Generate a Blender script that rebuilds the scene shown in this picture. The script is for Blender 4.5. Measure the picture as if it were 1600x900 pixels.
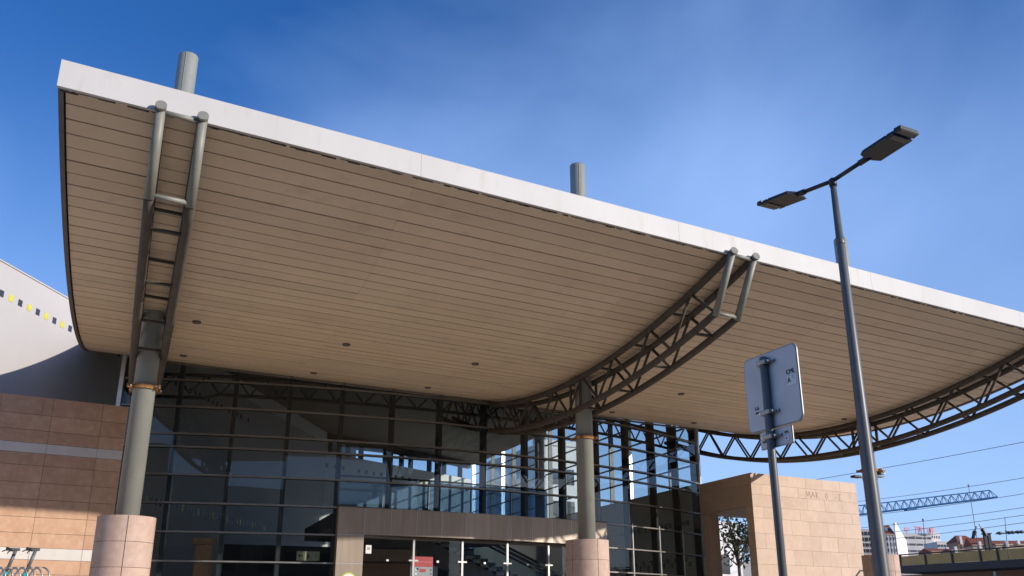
import bpy, bmesh, math, random
from mathutils import Vector, Matrix
random.seed(7)
R = math.radians
scene = bpy.context.scene
for o in list(bpy.data.objects): bpy.data.objects.remove(o)
col = scene.collection

# ------------------------------------------------------------------ camera, sky, sun, exposure
FPX, PITCH, EYE = 1471.75, 19.5024, 1.6
cd = bpy.data.cameras.new('camera'); cam = bpy.data.objects.new('camera', cd); col.objects.link(cam)
cd.sensor_width = 36; cd.lens = 36*FPX/1600; cd.clip_end = 5000; cd.clip_start = .1
cam.location = (0, 0, EYE); cam.rotation_euler = (R(90+PITCH), 0, 0)
scene.camera = cam
SUN_AZ, SUN_EL = 66.0, 15.7            # azimuth from -Y towards +X
w = bpy.data.worlds.new('World'); scene.world = w; w.use_nodes = True
nt = w.node_tree; nt.nodes.clear()
wo = nt.nodes.new('ShaderNodeOutputWorld'); bg = nt.nodes.new('ShaderNodeBackground'); sk = nt.nodes.new('ShaderNodeTexSky')
sk.sky_type = 'NISHITA'; sk.sun_disc = False; sk.sun_elevation = R(SUN_EL); sk.sun_rotation = R(180-SUN_AZ)
sk.altitude = 50; sk.air_density = 1.0; sk.dust_density = .7; sk.ozone_density = 5.0
bg.inputs['Strength'].default_value = .15
tc = nt.nodes.new('ShaderNodeTexCoord'); mp = nt.nodes.new('ShaderNodeMapping'); mp.inputs['Scale'].default_value = (1.0, .6, 1.1); mp.inputs['Rotation'].default_value = (0, R(35), 0); mp.inputs['Location'].default_value = (-.12, 0, .05)
nz = nt.nodes.new('ShaderNodeTexNoise'); nz.inputs['Scale'].default_value = 1.6; nz.inputs['Detail'].default_value = 6; nz.inputs['Roughness'].default_value = .45; nz.inputs['Distortion'].default_value = .5
rp = nt.nodes.new('ShaderNodeValToRGB'); rp.color_ramp.elements[0].position = .43; rp.color_ramp.elements[1].position = .80
rp.color_ramp.elements[1].color = (.62, .62, .62, 1)
mx = nt.nodes.new('ShaderNodeMixRGB'); mx.inputs[2].default_value = (2.9, 4.5, 7.8, 1)
hs = nt.nodes.new('ShaderNodeHueSaturation'); hs.inputs['Saturation'].default_value = 1.17; hs.inputs['Hue'].default_value = .511
L = nt.links.new
L(tc.outputs['Generated'], mp.inputs[0]); L(mp.outputs[0], nz.inputs['Vector']); L(nz.outputs['Fac'], rp.inputs[0])
L(sk.outputs[0], hs.inputs['Color']); L(hs.outputs[0], mx.inputs[1]); L(rp.outputs[0], mx.inputs[0])
sx_ = nt.nodes.new('ShaderNodeSeparateXYZ'); mr_ = nt.nodes.new('ShaderNodeMapRange'); mr_.interpolation_type = 'SMOOTHSTEP'; mh = nt.nodes.new('ShaderNodeMixRGB'); mh.inputs[2].default_value = (3.0, 4.3, 7.0, 1)
mr_.inputs[1].default_value = 0; mr_.inputs[2].default_value = .55; mr_.inputs[3].default_value = .62; mr_.inputs[4].default_value = 0
L(tc.outputs['Generated'], sx_.inputs[0]); L(sx_.outputs[2], mr_.inputs[0]); L(mr_.outputs[0], mh.inputs[0]); L(mx.outputs[0], mh.inputs[1]); L(mh.outputs[0], bg.inputs['Color']); L(bg.outputs[0], wo.inputs[0])
sd = bpy.data.lights.new('sun', 'SUN'); sd.energy = 4.1; sd.angle = R(.55); sd.color = (1, .92, .82)
sun = bpy.data.objects.new('sun', sd); col.objects.link(sun)
SV = Vector((math.sin(R(SUN_AZ))*math.cos(R(SUN_EL)), -math.cos(R(SUN_AZ))*math.cos(R(SUN_EL)), math.sin(R(SUN_EL))))
sun.rotation_euler = SV.to_track_quat('Z', 'Y').to_euler(); sun.location = SV*60
vs = scene.view_settings; vs.view_transform = 'Standard'; vs.look = 'None'; vs.gamma = 1; vs.use_curve_mapping = False; vs.exposure = .22
scene.render.engine = 'CYCLES'
scene.cycles.max_bounces = 10; scene.cycles.transparent_max_bounces = 24

# ------------------------------------------------------------------ materials
MATS = {}
def mat(name, c1, c2=None, scale=4, rough=.6, metal=0, detail=4, rand=0, bump=0, bscale=40, spec=.5, stretch=None, c3=None, s3=18, p3=(.60, .72)):
    m = bpy.data.materials.new(name); m.use_nodes = True; t = m.node_tree; b = t.nodes['Principled BSDF']
    b.inputs['Roughness'].default_value = rough; b.inputs['Metallic'].default_value = metal; b.inputs['Specular IOR Level'].default_value = spec
    c2 = c2 or tuple(x*.82 for x in c1)
    geo = t.nodes.new('ShaderNodeNewGeometry'); n = t.nodes.new('ShaderNodeTexNoise'); n.inputs['Scale'].default_value = scale; n.inputs['Detail'].default_value = detail
    vec = geo.outputs['Position']
    if stretch:
        q = t.nodes.new('ShaderNodeMapping'); q.inputs['Scale'].default_value = stretch; t.links.new(vec, q.inputs[0]); vec = q.outputs[0]
    t.links.new(vec, n.inputs['Vector'])
    r = t.nodes.new('ShaderNodeValToRGB'); r.color_ramp.elements[0].position = .32; r.color_ramp.elements[1].position = .68
    r.color_ramp.elements[0].color = (*c2, 1); r.color_ramp.elements[1].color = (*c1, 1); t.links.new(n.outputs['Fac'], r.inputs[0])
    out = r.outputs[0]
    if c3:
        n3 = t.nodes.new('ShaderNodeTexNoise'); n3.inputs['Scale'].default_value = s3; n3.inputs['Detail'].default_value = 6; t.links.new(vec, n3.inputs['Vector'])
        r3 = t.nodes.new('ShaderNodeValToRGB'); r3.color_ramp.elements[0].position = p3[0]; r3.color_ramp.elements[1].position = p3[1]; t.links.new(n3.outputs['Fac'], r3.inputs[0])
        m3 = t.nodes.new('ShaderNodeMixRGB'); m3.inputs[2].default_value = (*c3, 1); t.links.new(r3.outputs[0], m3.inputs[0]); t.links.new(out, m3.inputs[1]); out = m3.outputs[0]
    if rand:
        oi = t.nodes.new('ShaderNodeObjectInfo'); mr = t.nodes.new('ShaderNodeMapRange'); mr.inputs[3].default_value = 1-rand; mr.inputs[4].default_value = 1+rand
        h = t.nodes.new('ShaderNodeHueSaturation'); t.links.new(oi.outputs['Random'], mr.inputs[0]); t.links.new(mr.outputs[0], h.inputs['Value']); t.links.new(out, h.inputs['Color']); out = h.outputs[0]
    t.links.new(out, b.inputs['Base Color'])
    if bump:
        nb = t.nodes.new('ShaderNodeTexNoise'); nb.inputs['Scale'].default_value = bscale; nb.inputs['Detail'].default_value = 5; t.links.new(geo.outputs['Position'], nb.inputs['Vector'])
        bp = t.nodes.new('ShaderNodeBump'); bp.inputs['Strength'].default_value = bump; bp.inputs['Distance'].default_value = .02; t.links.new(nb.outputs['Fac'], bp.inputs['Height']); t.links.new(bp.outputs[0], b.inputs['Normal'])
    MATS[name] = m; return m
def glassmat(name, tint, ior=1.5, rough=0.0, diff=None, dfac=0.0):
    m = bpy.data.materials.new(name); m.use_nodes = True; t = m.node_tree; t.nodes.clear()
    o = t.nodes.new('ShaderNodeOutputMaterial'); tr = t.nodes.new('ShaderNodeBsdfTransparent'); tr.inputs[0].default_value = (*tint, 1)
    gl = t.nodes.new('ShaderNodeBsdfGlossy'); gl.inputs['Roughness'].default_value = rough; gl.inputs[0].default_value = (.95, .97, 1, 1)
    fr = t.nodes.new('ShaderNodeFresnel'); fr.inputs[0].default_value = ior; ms = t.nodes.new('ShaderNodeMixShader')
    gg = t.nodes.new('ShaderNodeNewGeometry'); iv = t.nodes.new('ShaderNodeMath'); iv.operation = 'SUBTRACT'; iv.inputs[0].default_value = 1; mu = t.nodes.new('ShaderNodeMath'); mu.operation = 'MULTIPLY'
    t.links.new(gg.outputs['Backfacing'], iv.inputs[1]); t.links.new(fr.outputs[0], mu.inputs[0]); t.links.new(iv.outputs[0], mu.inputs[1])   # a thin sheet: the reflection belongs to its outer face
    t.links.new(mu.outputs[0], ms.inputs[0]); t.links.new(tr.outputs[0], ms.inputs[1]); t.links.new(gl.outputs[0], ms.inputs[2]); out = ms
    if diff:
        df = t.nodes.new('ShaderNodeBsdfDiffuse'); df.inputs[0].default_value = (*diff, 1); m2 = t.nodes.new('ShaderNodeMixShader'); m2.inputs[0].default_value = dfac
        t.links.new(ms.outputs[0], m2.inputs[1]); t.links.new(df.outputs[0], m2.inputs[2]); out = m2
    t.links.new(out.outputs[0], o.inputs[0]); MATS[name] = m; return m
M = MATS
mat('fascia', (.52, .50, .485), (.48, .46, .445), scale=1.2, rough=.55, stretch=(1, 1, .25), c3=(.43, .40, .36), s3=5, p3=(.56, .84), rand=.012, detail=7)
mat('plank', (.74, .59, .42), (.69, .545, .385), scale=.8, rough=.55, rand=.06, c3=(.58, .46, .33), s3=2.2, p3=(.58, .85))
mat('drip', (.20, .17, .14), (.035, .032, .03), scale=9, rough=.9, detail=8)
mat('backing', (.05, .045, .04), rough=.9)
mat('roof_sheet', (.55, .55, .54), rough=.5)
mat('trim_dark', (.13, .12, .115), rough=.6)
mat('steel_paint', (.27, .275, .245), (.225, .23, .205), scale=3, rough=.45, stretch=(1, 1, .3), c3=(.19, .165, .13), s3=5, p3=(.62, .75), bump=.05)
mat('truss_paint', (.105, .092, .077), (.082, .071, .059), scale=3, rough=.75, spec=.2, c3=(.10, .065, .042), s3=7, p3=(.60, .75))
mat('post_pale', (.25, .245, .205), (.20, .195, .165), scale=4, rough=.5, c3=(.22, .19, .15), s3=6, p3=(.66, .78))  # paler than the truss colour; front posts, end caps, front bars, weld seams
mat('rust', (.42, .21, .07), (.20, .085, .03), scale=14, rough=.8, bump=.3)
mat('bolt_steel', (.6, .58, .55), rough=.35, metal=.9)
mat('stone_warm', (.52, .325, .21), (.45, .265, .17), scale=2.6, detail=9, rough=.75, rand=.10, c3=(.55, .385, .265), s3=7, p3=(.46, .85), bump=.12, bscale=60)
mat('stone_white', (.62, .59, .56), (.56, .53, .50), scale=3, rough=.7, rand=.04, bump=.08)
mat('stone_pink', (.50, .36, .29), (.44, .30, .235), scale=3, detail=8, rough=.7, rand=.07, c3=(.55, .42, .35), s3=8, p3=(.46, .85), bump=.10, bscale=60)
mat('stone_block', (.56, .42, .32), (.51, .37, .275), scale=2.2, detail=8, rough=.75, rand=.06, c3=(.58, .44, .33), s3=6, p3=(.46, .85), bump=.10, bscale=60)
mat('mortar', (.22, .165, .13), rough=.95)
mat('joint_pale', (.38, .28, .21), rough=.95)
mat('scrawl', (.36, .25, .175), (.42, .29, .20), rough=.9)
mat('white_render', (.445, .42, .41), (.42, .395, .385), scale=.7, rough=.85, bump=.05)
mat('tile_yellow', (.60, .57, .05), rough=.4)
mat('tile_dark', (.045, .045, .06), rough=.4)
mat('mullion', (.035, .036, .038), rough=.45)
mat('transom', (.30, .285, .265), (.24, .225, .21), rough=.38, metal=.55)
mat('silver', (.72, .71, .70), rough=.35, metal=.5)
mat('cladding', (.40, .32, .255), (.33, .262, .205), scale=1.2, rough=.4, metal=.3, stretch=(6, 6, .5), rand=.10)
mat('pole_grey', (.12, .122, .125), (.10, .102, .105), rough=.42)
mat('lamp_dark', (.02, .021, .026), rough=.5)
mat('lamp_tip', (.16, .155, .14), (.09, .088, .08), scale=30, rough=.5)
mat('sign_back', (.50, .51, .53), (.45, .46, .48), scale=6, rough=.45, metal=.2)
mat('sign_edge', (.32, .32, .32), rough=.5, metal=.4)
mat('white_paint', (.8, .8, .79), rough=.5)
mat('black_paint', (.02, .02, .022), rough=.5)
mat('red_paint', (.50, .03, .03), rough=.45)
mat('green_ring', (.50, .60, .06), rough=.45)
mat('cream_sign', (.62, .56, .36), rough=.5)
mat('door_metal', (.40, .395, .39), rough=.4, metal=.5)
mat('teal', (.0, .42, .46), rough=.35)
mat('rubber', (.03, .03, .03), rough=.8)
mat('galv', (.36, .36, .35), (.28, .28, .275), scale=20, rough=.4, metal=.7)
mat('paving', (.62, .53, .42), (.55, .47, .37), scale=.6, rough=.9, c3=(.42, .36, .29), s3=2)
mat('asphalt', (.06, .06, .06), (.045, .045, .046), scale=3, rough=.9)
mat('hall_floor', (.22, .20, .18), rough=.3)
mat('hall_wall', (.66, .64, .60), (.60, .58, .54), scale=.5, rough=.8)
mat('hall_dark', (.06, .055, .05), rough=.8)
mat('ceiling', (.20, .175, .15), (.17, .15, .13), scale=.5, rough=.8)
mat('brown_panel', (.22, .12, .07), (.17, .09, .05), scale=2, rough=.5, stretch=(.4, .4, 8))
mat('esc_side', (.10, .10, .10), rough=.4, metal=.5)
mat('bark', (.12, .09, .065), (.07, .055, .04), scale=12, rough=.9, bump=.4)
mat('leaf_dark', (.035, .06, .018), (.02, .035, .012), scale=6, rough=.45, rand=.1)
mat('leaf_olive', (.10, .12, .04), (.06, .075, .025), scale=5, rough=.6)
mat('crane_blue', (.03, .15, .34), (.025, .12, .28), rough=.5)
mat('wire', (.10, .10, .11), rough=.6)
mat('bld_white', (.70, .69, .68), (.62, .61, .60), scale=.15, rough=.9)
mat('bld_grey', (.42, .41, .42), (.36, .35, .36), scale=.15, rough=.9)
mat('bld_pale', (.52, .51, .50), (.46, .45, .44), scale=.2, rough=.9)
mat('bld_tan', (.44, .35, .26), (.38, .30, .22), scale=.2, rough=.9)
mat('roof_red', (.26, .075, .045), (.19, .055, .035), scale=1.5, rough=.9)
mat('window_dark', (.035, .04, .05), rough=.15)
mat('pink_letters', (.62, .22, .26), rough=.6)
mat('viaduct_dark', (.055, .05, .05), (.045, .04, .04), scale=.5, rough=.7)
mat('viaduct_panel', (.50, .33, .11), (.42, .27, .08), scale=.6, rough=.5)
mat('viaduct_wall', (.36, .22, .15), (.28, .17, .11), scale=.5, rough=.9)
glassmat('glass', (.84, .88, .88), 1.5)
glassmat('glass_clear', (.93, .96, .97), 1.5)
glassmat('glass_sky_tint', (.45, .58, .72), 1.6, .03, (.20, .30, .42), .22)  # balustrade glass: mirrored blue sky painted in as tint and diffuse colour

# ------------------------------------------------------------------ mesh helpers
class MB:
    def __init__(s): s.v = []; s.f = []
    def add(s, vs, fs):
        k = len(s.v); s.v += [tuple(v) for v in vs]; s.f += [tuple(i+k for i in f) for f in fs]; return s
    def hexa(s, b, t):                         # 4 bottom, 4 top corners, counter-clockwise from above
        n = len(b); vs = list(b)+list(t)
        return s.add(vs, [tuple(range(n-1, -1, -1)), tuple(range(n, 2*n))]+[(i, (i+1) % n, n+(i+1) % n, n+i) for i in range(n)])
    def box(s, c, hx, hy, hz, ax=None, ay=None, az=None):
        c = Vector(c); ax = Vector(ax or (1, 0, 0)).normalized()*hx; ay = Vector(ay or (0, 1, 0)).normalized()*hy; az = Vector(az or (0, 0, 1)).normalized()*hz
        q = [(-1, -1), (1, -1), (1, 1), (-1, 1)]
        return s.hexa([c+ax*i+ay*j-az for i, j in q], [c+ax*i+ay*j+az for i, j in q])
    def tube(s, pts, r, n=8, caps=True):
        pts = [Vector(p) for p in pts]; k = len(pts); rs = r if isinstance(r, (list, tuple)) else [r]*k; vs = []
        up = None
        for i, p in enumerate(pts):
            t = (pts[min(i+1, k-1)]-pts[max(i-1, 0)]).normalized()
            if up is None: up = Vector((0, 0, 1)) if abs(t.z) < .9 else Vector((1, 0, 0))
            x = t.cross(up).normalized(); y = x.cross(t).normalized()
            for j in range(n):
                a = 2*math.pi*j/n; vs.append(p+x*rs[i]*math.cos(a)+y*rs[i]*math.sin(a))
        fs = [(i*n+j, i*n+(j+1) % n, (i+1)*n+(j+1) % n, (i+1)*n+j) for i in range(k-1) for j in range(n)]
        if caps: fs += [tuple(range(n-1, -1, -1)), tuple((k-1)*n+j for j in range(n))]
        return s.add(vs, fs)
    def lathe(s, c, prof, n=32):               # prof: (r, z) bottom to top
        c = Vector(c); vs = [c+Vector((r*math.cos(2*math.pi*j/n), r*math.sin(2*math.pi*j/n), z)) for r, z in prof for j in range(n)]; k = len(prof)
        fs = [(i*n+j, i*n+(j+1) % n, (i+1)*n+(j+1) % n, (i+1)*n+j) for i in range(k-1) for j in range(n)]
        fs += [tuple(range(n-1, -1, -1)), tuple((k-1)*n+j for j in range(n))]
        return s.add(vs, fs)
def rootof(o):
    while o.parent: o = o.parent
    return o
def tag(o, label=None, cat=None, group=None, kind=None):
    if label: o['label'] = label
    if cat: o['category'] = cat
    if group: o['group'] = group
    if kind: o['kind'] = kind
    return o
def empty(name, loc, label, cat, group=None):
    o = bpy.data.objects.new(name, None); o.location = loc; o.empty_display_size = .2; col.objects.link(o); return tag(o, label, cat, group)
def obj(name, mb, m, parent=None, smooth=False, bevel=0, origin=None):
    off = Vector(rootof(parent).location) if parent else Vector(origin or mb.v[0])
    me = bpy.data.meshes.new(name); me.from_pydata([tuple(Vector(v)-off) for v in mb.v], [], mb.f); me.update()
    bm = bmesh.new(); bm.from_mesh(me); bmesh.ops.recalc_face_normals(bm, faces=bm.faces)
    if bevel: bmesh.ops.bevel(bm, geom=bm.edges[:], offset=bevel, segments=1, affect='EDGES', clamp_overlap=True)
    bm.to_mesh(me); bm.free()
    if smooth:
        for p in me.polygons: p.use_smooth = len(p.vertices) == 4
    if isinstance(m, (list, tuple)):
        for q in m: me.materials.append(M[q])
    else: me.materials.append(M[m])
    o = bpy.data.objects.new(name, me); col.objects.link(o)
    if parent: o.parent = parent
    else: o.location = off
    return o
KIDS = {}
def copy_tree(o, parent=None, delta=None, label=None):
    ch = [c for c in bpy.data.objects if c.parent == o]
    c = o.copy(); col.objects.link(c); c.parent = parent
    if delta is not None: c.location = Vector(o.location)+Vector(delta)
    if label: c['label'] = label
    for k in ch: copy_tree(k, c)
    return c
def text_mesh(s, size):
    cu = bpy.data.curves.new('letters', 'FONT'); cu.body = s; cu.size = size; cu.extrude = .0012; cu.align_x = 'CENTER'; cu.align_y = 'CENTER'
    t = bpy.data.objects.new('letters', cu); col.objects.link(t); bpy.context.view_layer.update()
    me = bpy.data.meshes.new_from_object(t.evaluated_get(bpy.context.evaluated_depsgraph_get())); bpy.data.objects.remove(t); return me
def put_text(name, s, size, pos, right, up, m, parent):
    me = text_mesh(s, size); o = bpy.data.objects.new(name, me); col.objects.link(o); me.materials.clear(); me.materials.append(M[m])
    x = Vector(right).normalized(); y = Vector(up).normalized(); z = x.cross(y)
    mt = Matrix((x, y, z)).transposed(); me.transform(mt.to_4x4()); me.transform(Matrix.Translation(Vector(pos)-Vector(rootof(parent).location)))
    o.parent = parent; return o
# ------------------------------------------------------------------ frames of the place
cp, sp = math.cos(R(PITCH)), math.sin(R(PITCH))
def at(u, v, Y):                               # point at forward distance Y seen in that direction from the eye
    x = (u-800)/FPX; y = -(v-450)/FPX; d = Vector((x, cp-y*sp, sp+y*cp)); return Vector((0, 0, EYE))+d*(Y/d.y)
EX = Vector((.86012, .51009, 0)); D = Vector((-.37226, .92813, 0)); N = Vector((-.51009, .86012, 0)); UP = Vector((0, 0, 1))
C0 = Vector((-7.66, 19.2, 0)); STEP = Vector((9.582, 5.6835, 0)); BAY = 11.14
def PL(a, s, z=0): return C0+EX*a+D*s+UP*z
def soff(s): return 7.84+.016*s*s
def as_of(P):
    q = Vector((P[0], P[1], 0))-C0; s = q.dot(N)/D.dot(N); a = (q-D*s).dot(EX); return a, s
PLAZA = 1.55

# ------------------------------------------------------------------ ground
g = MB().hexa([(-900, -700, -.4), (900, -700, -.4), (900, 1500, -.4), (-900, 1500, -.4)], [(-900, -700, 0), (900, -700, 0), (900, 1500, 0), (-900, 1500, 0)])
tag(obj('street', g, 'asphalt'), kind='structure')
q = [PL(-60, -10.5), PL(60, -10.5), PL(60, 110), PL(-60, 110)]
g = MB().hexa([v+UP*-.2 for v in q], [v+UP*PLAZA for v in q])
tag(obj('plaza', g, 'paving'), kind='structure')
for i in range(9):                             # steps up to the plaza
    q = [PL(-25, -10.5-.33*(9-i)), PL(25, -10.5-.33*(9-i)), PL(25, -10.503), PL(-25, -10.503)]
    z1 = PLAZA*(i+1)/10
    tag(obj('plaza_step', MB().hexa([v+UP*(z1-.155) for v in q], [v+UP*z1 for v in q]), 'paving'), kind='structure')

# ------------------------------------------------------------------ canopy
A0, A1 = -1.65, 23.95; SF = -7.48; SB = 15.0
can = empty('canopy_roof', PL(0, SF, 8.2), 'long white-edged curved entrance canopy with beige plank underside', 'canopy')
joints = [A0+.06, 3.9, 9.5, 15.1, 20.7, A1-.06]
NP = 49; s0 = SF+.13; ds = .333; gap = .026
for i in range(NP):
    sa, sb = s0+i*ds+gap/2, s0+(i+1)*ds-gap/2
    for k in range(len(joints)-1):
        a, b = joints[k]+.0012, joints[k+1]-.0012
        dz = random.uniform(-.004, .004)
        lo = [PL(a, sa, soff(sa)+dz), PL(b, sa, soff(sa)+dz), PL(b, sb, soff(sb)+dz), PL(a, sb, soff(sb)+dz)]
        obj('soffit_plank', MB().hexa(lo, [v+UP*.03 for v in lo]), 'plank', can)
def strip(prof_lo, prof_hi, a, b, ss):          # curved slab between two profiles
    m = MB(); n = len(ss)
    vs = [PL(x, s, h(s)) for x in (a, b) for h in (prof_lo, prof_hi) for s in ss]
    idx = lambda x, h, i: (x*2+h)*n+i
    fs = []
    for i in range(n-1):
        fs += [(idx(0, 0, i), idx(1, 0, i), idx(1, 0, i+1), idx(0, 0, i+1)), (idx(0, 1, i), idx(0, 1, i+1), idx(1, 1, i+1), idx(1, 1, i)),
               (idx(0, 0, i), idx(0, 0, i+1), idx(0, 1, i+1), idx(0, 1, i)), (idx(1, 0, i), idx(1, 1, i), idx(1, 1, i+1), idx(1, 0, i+1))]
    for i in (0, n-1): fs.append((idx(0, 0, i), idx(0, 1, i), idx(1, 1, i), idx(1, 0, i)))
    return m.add(vs, fs)
SS = [SF+.13+(SB-SF-.13)*i/44 for i in range(45)]
obj('roof_deck', strip(lambda s: soff(s)+.055, lambda s: soff(s)+.28, A0+.05, A1-.05, SS), 'backing', can)
SS2 = [s for s in SS if s > s0+NP*ds-.3]; SS2[0] = s0+NP*ds+.01
obj('inner_lining', strip(lambda s: soff(s)+.0, lambda s: soff(s)+.045, A0+.06, A1-.06, SS2), 'ceiling', can)
obj('roof_sheet', strip(lambda s: soff(s)+.285, lambda s: soff(s)+.31, A0+.04, A1-.04, SS), 'roof_sheet', can)
obj('side_trim', strip(lambda s: soff(s)-.035, lambda s: soff(s)+.33, A0-.035, A0+.035, [SF+.095+(SB-SF-.095)*i/44 for i in range(45)]), 'trim_dark', can)
obj('side_trim', strip(lambda s: soff(s)-.035, lambda s: soff(s)+.33, A1-.035, A1+.05, [SF+.095+(SB-SF-.095)*i/44 for i in range(45)]), 'trim_dark', can)
# fascia boards and dirty drip edge
fx = [A0-.04, 3.9, 9.5, 15.1, 20.7, A1+.06]
for k in range(5):
    a, b = fx[k]+(.0008 if k else 0), fx[k+1]-.0008
    q = [PL(a, SF+.02), PL(b, SF+.02), PL(b, SF+.09), PL(a, SF+.09)]
    obj('fascia_board', MB().hexa([v+UP*8.635 for v in q], [v+UP*9.06 for v in q]), 'fascia', can, bevel=.002)
    q = [PL(a, SF+.093), PL(b, SF+.093), PL(b, SF+.128), PL(a, SF+.128)]
    obj('drip_edge', MB().hexa([v+UP*8.665 for v in q], [v+UP*8.74 for v in q]), 'drip', can)
rnd = random.Random(3)
m = MB()
for i in range(420):                            # ragged sealant and dirt hanging below the board
    a = rnd.uniform(A0, A1); l = rnd.uniform(.02, .12); z = 8.648-rnd.uniform(0, .02)
    m.box(PL(a, SF+.098+rnd.uniform(0, .05), z+.01), l, .008, .012, EX, D)
tag(obj('sealant_crumbs', m, 'drip', can), kind='stuff')
for a, s in [(.9, .2), (4.4, .21), (7.9, .21), (14.67, .13), (18.2, .2), (.86, 4.45), (4.4, 4.45), (7.9, 4.38), (14.67, 4.4), (18.2, 4.4), (21.6, .2)]:
    o = obj('downlight', MB().lathe(PL(a, s, soff(s)-.035), [(.085, 0), (.095, .01), (.095, .06)], 16), 'trim_dark', can, smooth=True)
    obj('lamp_lens', MB().lathe(PL(a, s, soff(s)-.038), [(.05, -.006), (.06, .002)], 12), 'lamp_tip', o)

# ------------------------------------------------------------------ trusses
def ztop(s): return 7.705+.0166*s*s
def zbot(s): return 6.885+.0150*s*s
def make_truss():
    t = empty('roof_truss', PL(0, 0, 6.8), 'curved dark steel lattice truss over the leftmost column', 'truss', 'curved trusses under the canopy')
    hw = .30; S_F, S_B = -7.58, 12.0; SBF = -6.80
    P = lambda side, s, top: PL(hw*side, s, ztop(s) if top else zbot(s))
    for side in (-1, 1):
        n = 40
        obj('top_chord', MB().tube([P(side, S_F+(S_B-S_F)*i/n, 1) for i in range(n+1)], .078, 10), 'truss_paint', t, smooth=True)
        obj('bottom_chord', MB().tube([P(side, SBF+(S_B-SBF)*i/n, 0) for i in range(n+1)], .078, 10), 'truss_paint', t, smooth=True)
        a = P(side, -7.52, 1); b = P(side, SBF, 0); dr = (b-a).normalized()
        obj('end_post', MB().tube([a-dr*.03, b+dr*.06], .074, 14), 'post_pale', t, smooth=True)
        obj('end_cap', MB().tube([P(side, S_F+.01, 1), P(side, S_F-.03, 1)], .082, 14), 'post_pale', t)
    pitch = 1.8; k = 0; s = SBF
    obj('cross_bar', MB().tube([P(-1, -7.50, 1)-UP*.03, P(1, -7.50, 1)-UP*.03], .04, 8), 'post_pale', t, smooth=True)
    obj('cross_bar', MB().tube([P(-1, SBF, 0), P(1, SBF, 0)], .04, 8), 'post_pale', t, smooth=True)
    nodes = []
    while s < S_B-.1: nodes.append(s); s += pitch/2
    for i in range(len(nodes)-1):
        for side in (-1, 1):
            top = (i+(side > 0)) % 2
            if i == 0 and top == 1: continue
            obj('lattice_bar', MB().tube([P(side, nodes[i], top), P(side, nodes[i+1], 1-top)], .036, 6), 'truss_paint', t, smooth=True)
    for i in range(2, len(nodes), 2):
        obj('cross_bar', MB().tube([P(-1, nodes[i], 1), P(1, nodes[i], 1)], .033, 6), 'truss_paint', t, smooth=True)
        obj('cross_bar', MB().tube([P(-1, nodes[i-1], 0), P(1, nodes[i-1], 0)], .033, 6), 'truss_paint', t, smooth=True)
    for sgn in (-1, 1):
        for side in (-1, 1):                     # seats on the column
            obj('seat_plate', MB().box(PL(hw*side*.86, .30*sgn, 7.30), .02, .05, .46, EX, D), 'truss_paint', t)
    return t
tr0 = make_truss()
copy_tree(tr0, None, STEP, 'curved dark steel lattice truss over the middle column')
copy_tree(tr0, None, STEP*2, 'curved dark steel lattice truss over the rightmost column behind the street lamp')

# ------------------------------------------------------------------ columns
def make_column():
    t = empty('support_column', PL(0, 0, PLAZA), 'leftmost grey steel column on a round stone base', 'column', 'columns carrying the canopy')
    zb = 3.56; r = .225
    obj('shaft', MB().lathe(PL(0, 0, 0), [(r, zb-.3), (r, 14.20), (r-.012, 14.22)], 40), 'steel_paint', t, smooth=True)
    ang = math.atan2(-.93, .10)
    sm = PL(0, 0, 0)+Vector((math.cos(ang), math.sin(ang), 0))*r
    obj('weld_seam', MB().tube([sm+UP*8.4, sm+UP*14.19], .010, 6), 'post_pale', t)
    obj('cap_plate', MB().lathe(PL(0, 0, 14.2), [(r-.02, .021), (r-.02, .03)], 24), 'truss_paint', t)
    c = obj('clamp_collar', MB().lathe(PL(0, 0, 6.14), [(r+.004, 0), (r+.05, .0), (r+.05, .085), (r+.004, .085)], 36), 'rust', t, smooth=False)
    for a in (-2.2, -.35, .9, 2.7):
        dv = Vector((math.cos(a), math.sin(a), 0))
        obj('clamp_lug', MB().box(PL(0, 0, 6.18)+dv*(r+.10), .07, .018, .04, dv, UP.cross(dv)), 'rust', c)
        obj('clamp_bolt', MB().tube([PL(0, 0, 6.18)+dv*(r+.12)-UP.cross(dv)*.06, PL(0, 0, 6.18)+dv*(r+.12)+UP.cross(dv)*.06], .016, 8), 'bolt_steel', c)
    core = obj('stone_base', MB().lathe(PL(0, 0, 0), [(.515, PLAZA), (.515, zb-.01)], 36), 'mortar', t, smooth=True)
    zs = [PLAZA, 1.62, 2.10, 2.58, 3.06, 3.555]; K = 5; sub = 12
    for i in range(5):
        for k in range(K):
            a0 = 2*math.pi*k/K+.012-1.15; a1 = 2*math.pi*(k+1)/K-.012-1.15; lo = []
            z0 = zs[i]+.004; z1 = zs[i+1]-.004; m = MB(); vs = []
            for rr in (.508, .55):
                for z in (z0, z1):
                    for j in range(sub+1):
                        a = a0+(a1-a0)*j/sub; vs.append(PL(0, 0, z)+Vector((rr*math.cos(a), rr*math.sin(a), 0)))
            n = sub+1; fs = []
            for j in range(sub):
                fs += [(j, j+1, n+j+1, n+j), (2*n+j, 3*n+j, 3*n+j+1, 2*n+j+1), (n+j, n+j+1, 3*n+j+1, 3*n+j), (j, 2*n+j, 2*n+j+1, j+1)]
            fs += [(0, n, 3*n, 2*n), (sub, 2*n+sub, 3*n+sub, n+sub)]
            obj('stone_panel', m.add(vs, fs), 'stone_pink', core)
    obj('base_top', MB().lathe(PL(0, 0, 0), [(.50, zb-.012), (.50, zb-.004)], 36), 'stone_pink', core)
    return t
co0 = make_column()
copy_tree(co0, None, STEP, 'middle grey steel column on a round stone base before the entrance')
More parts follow.
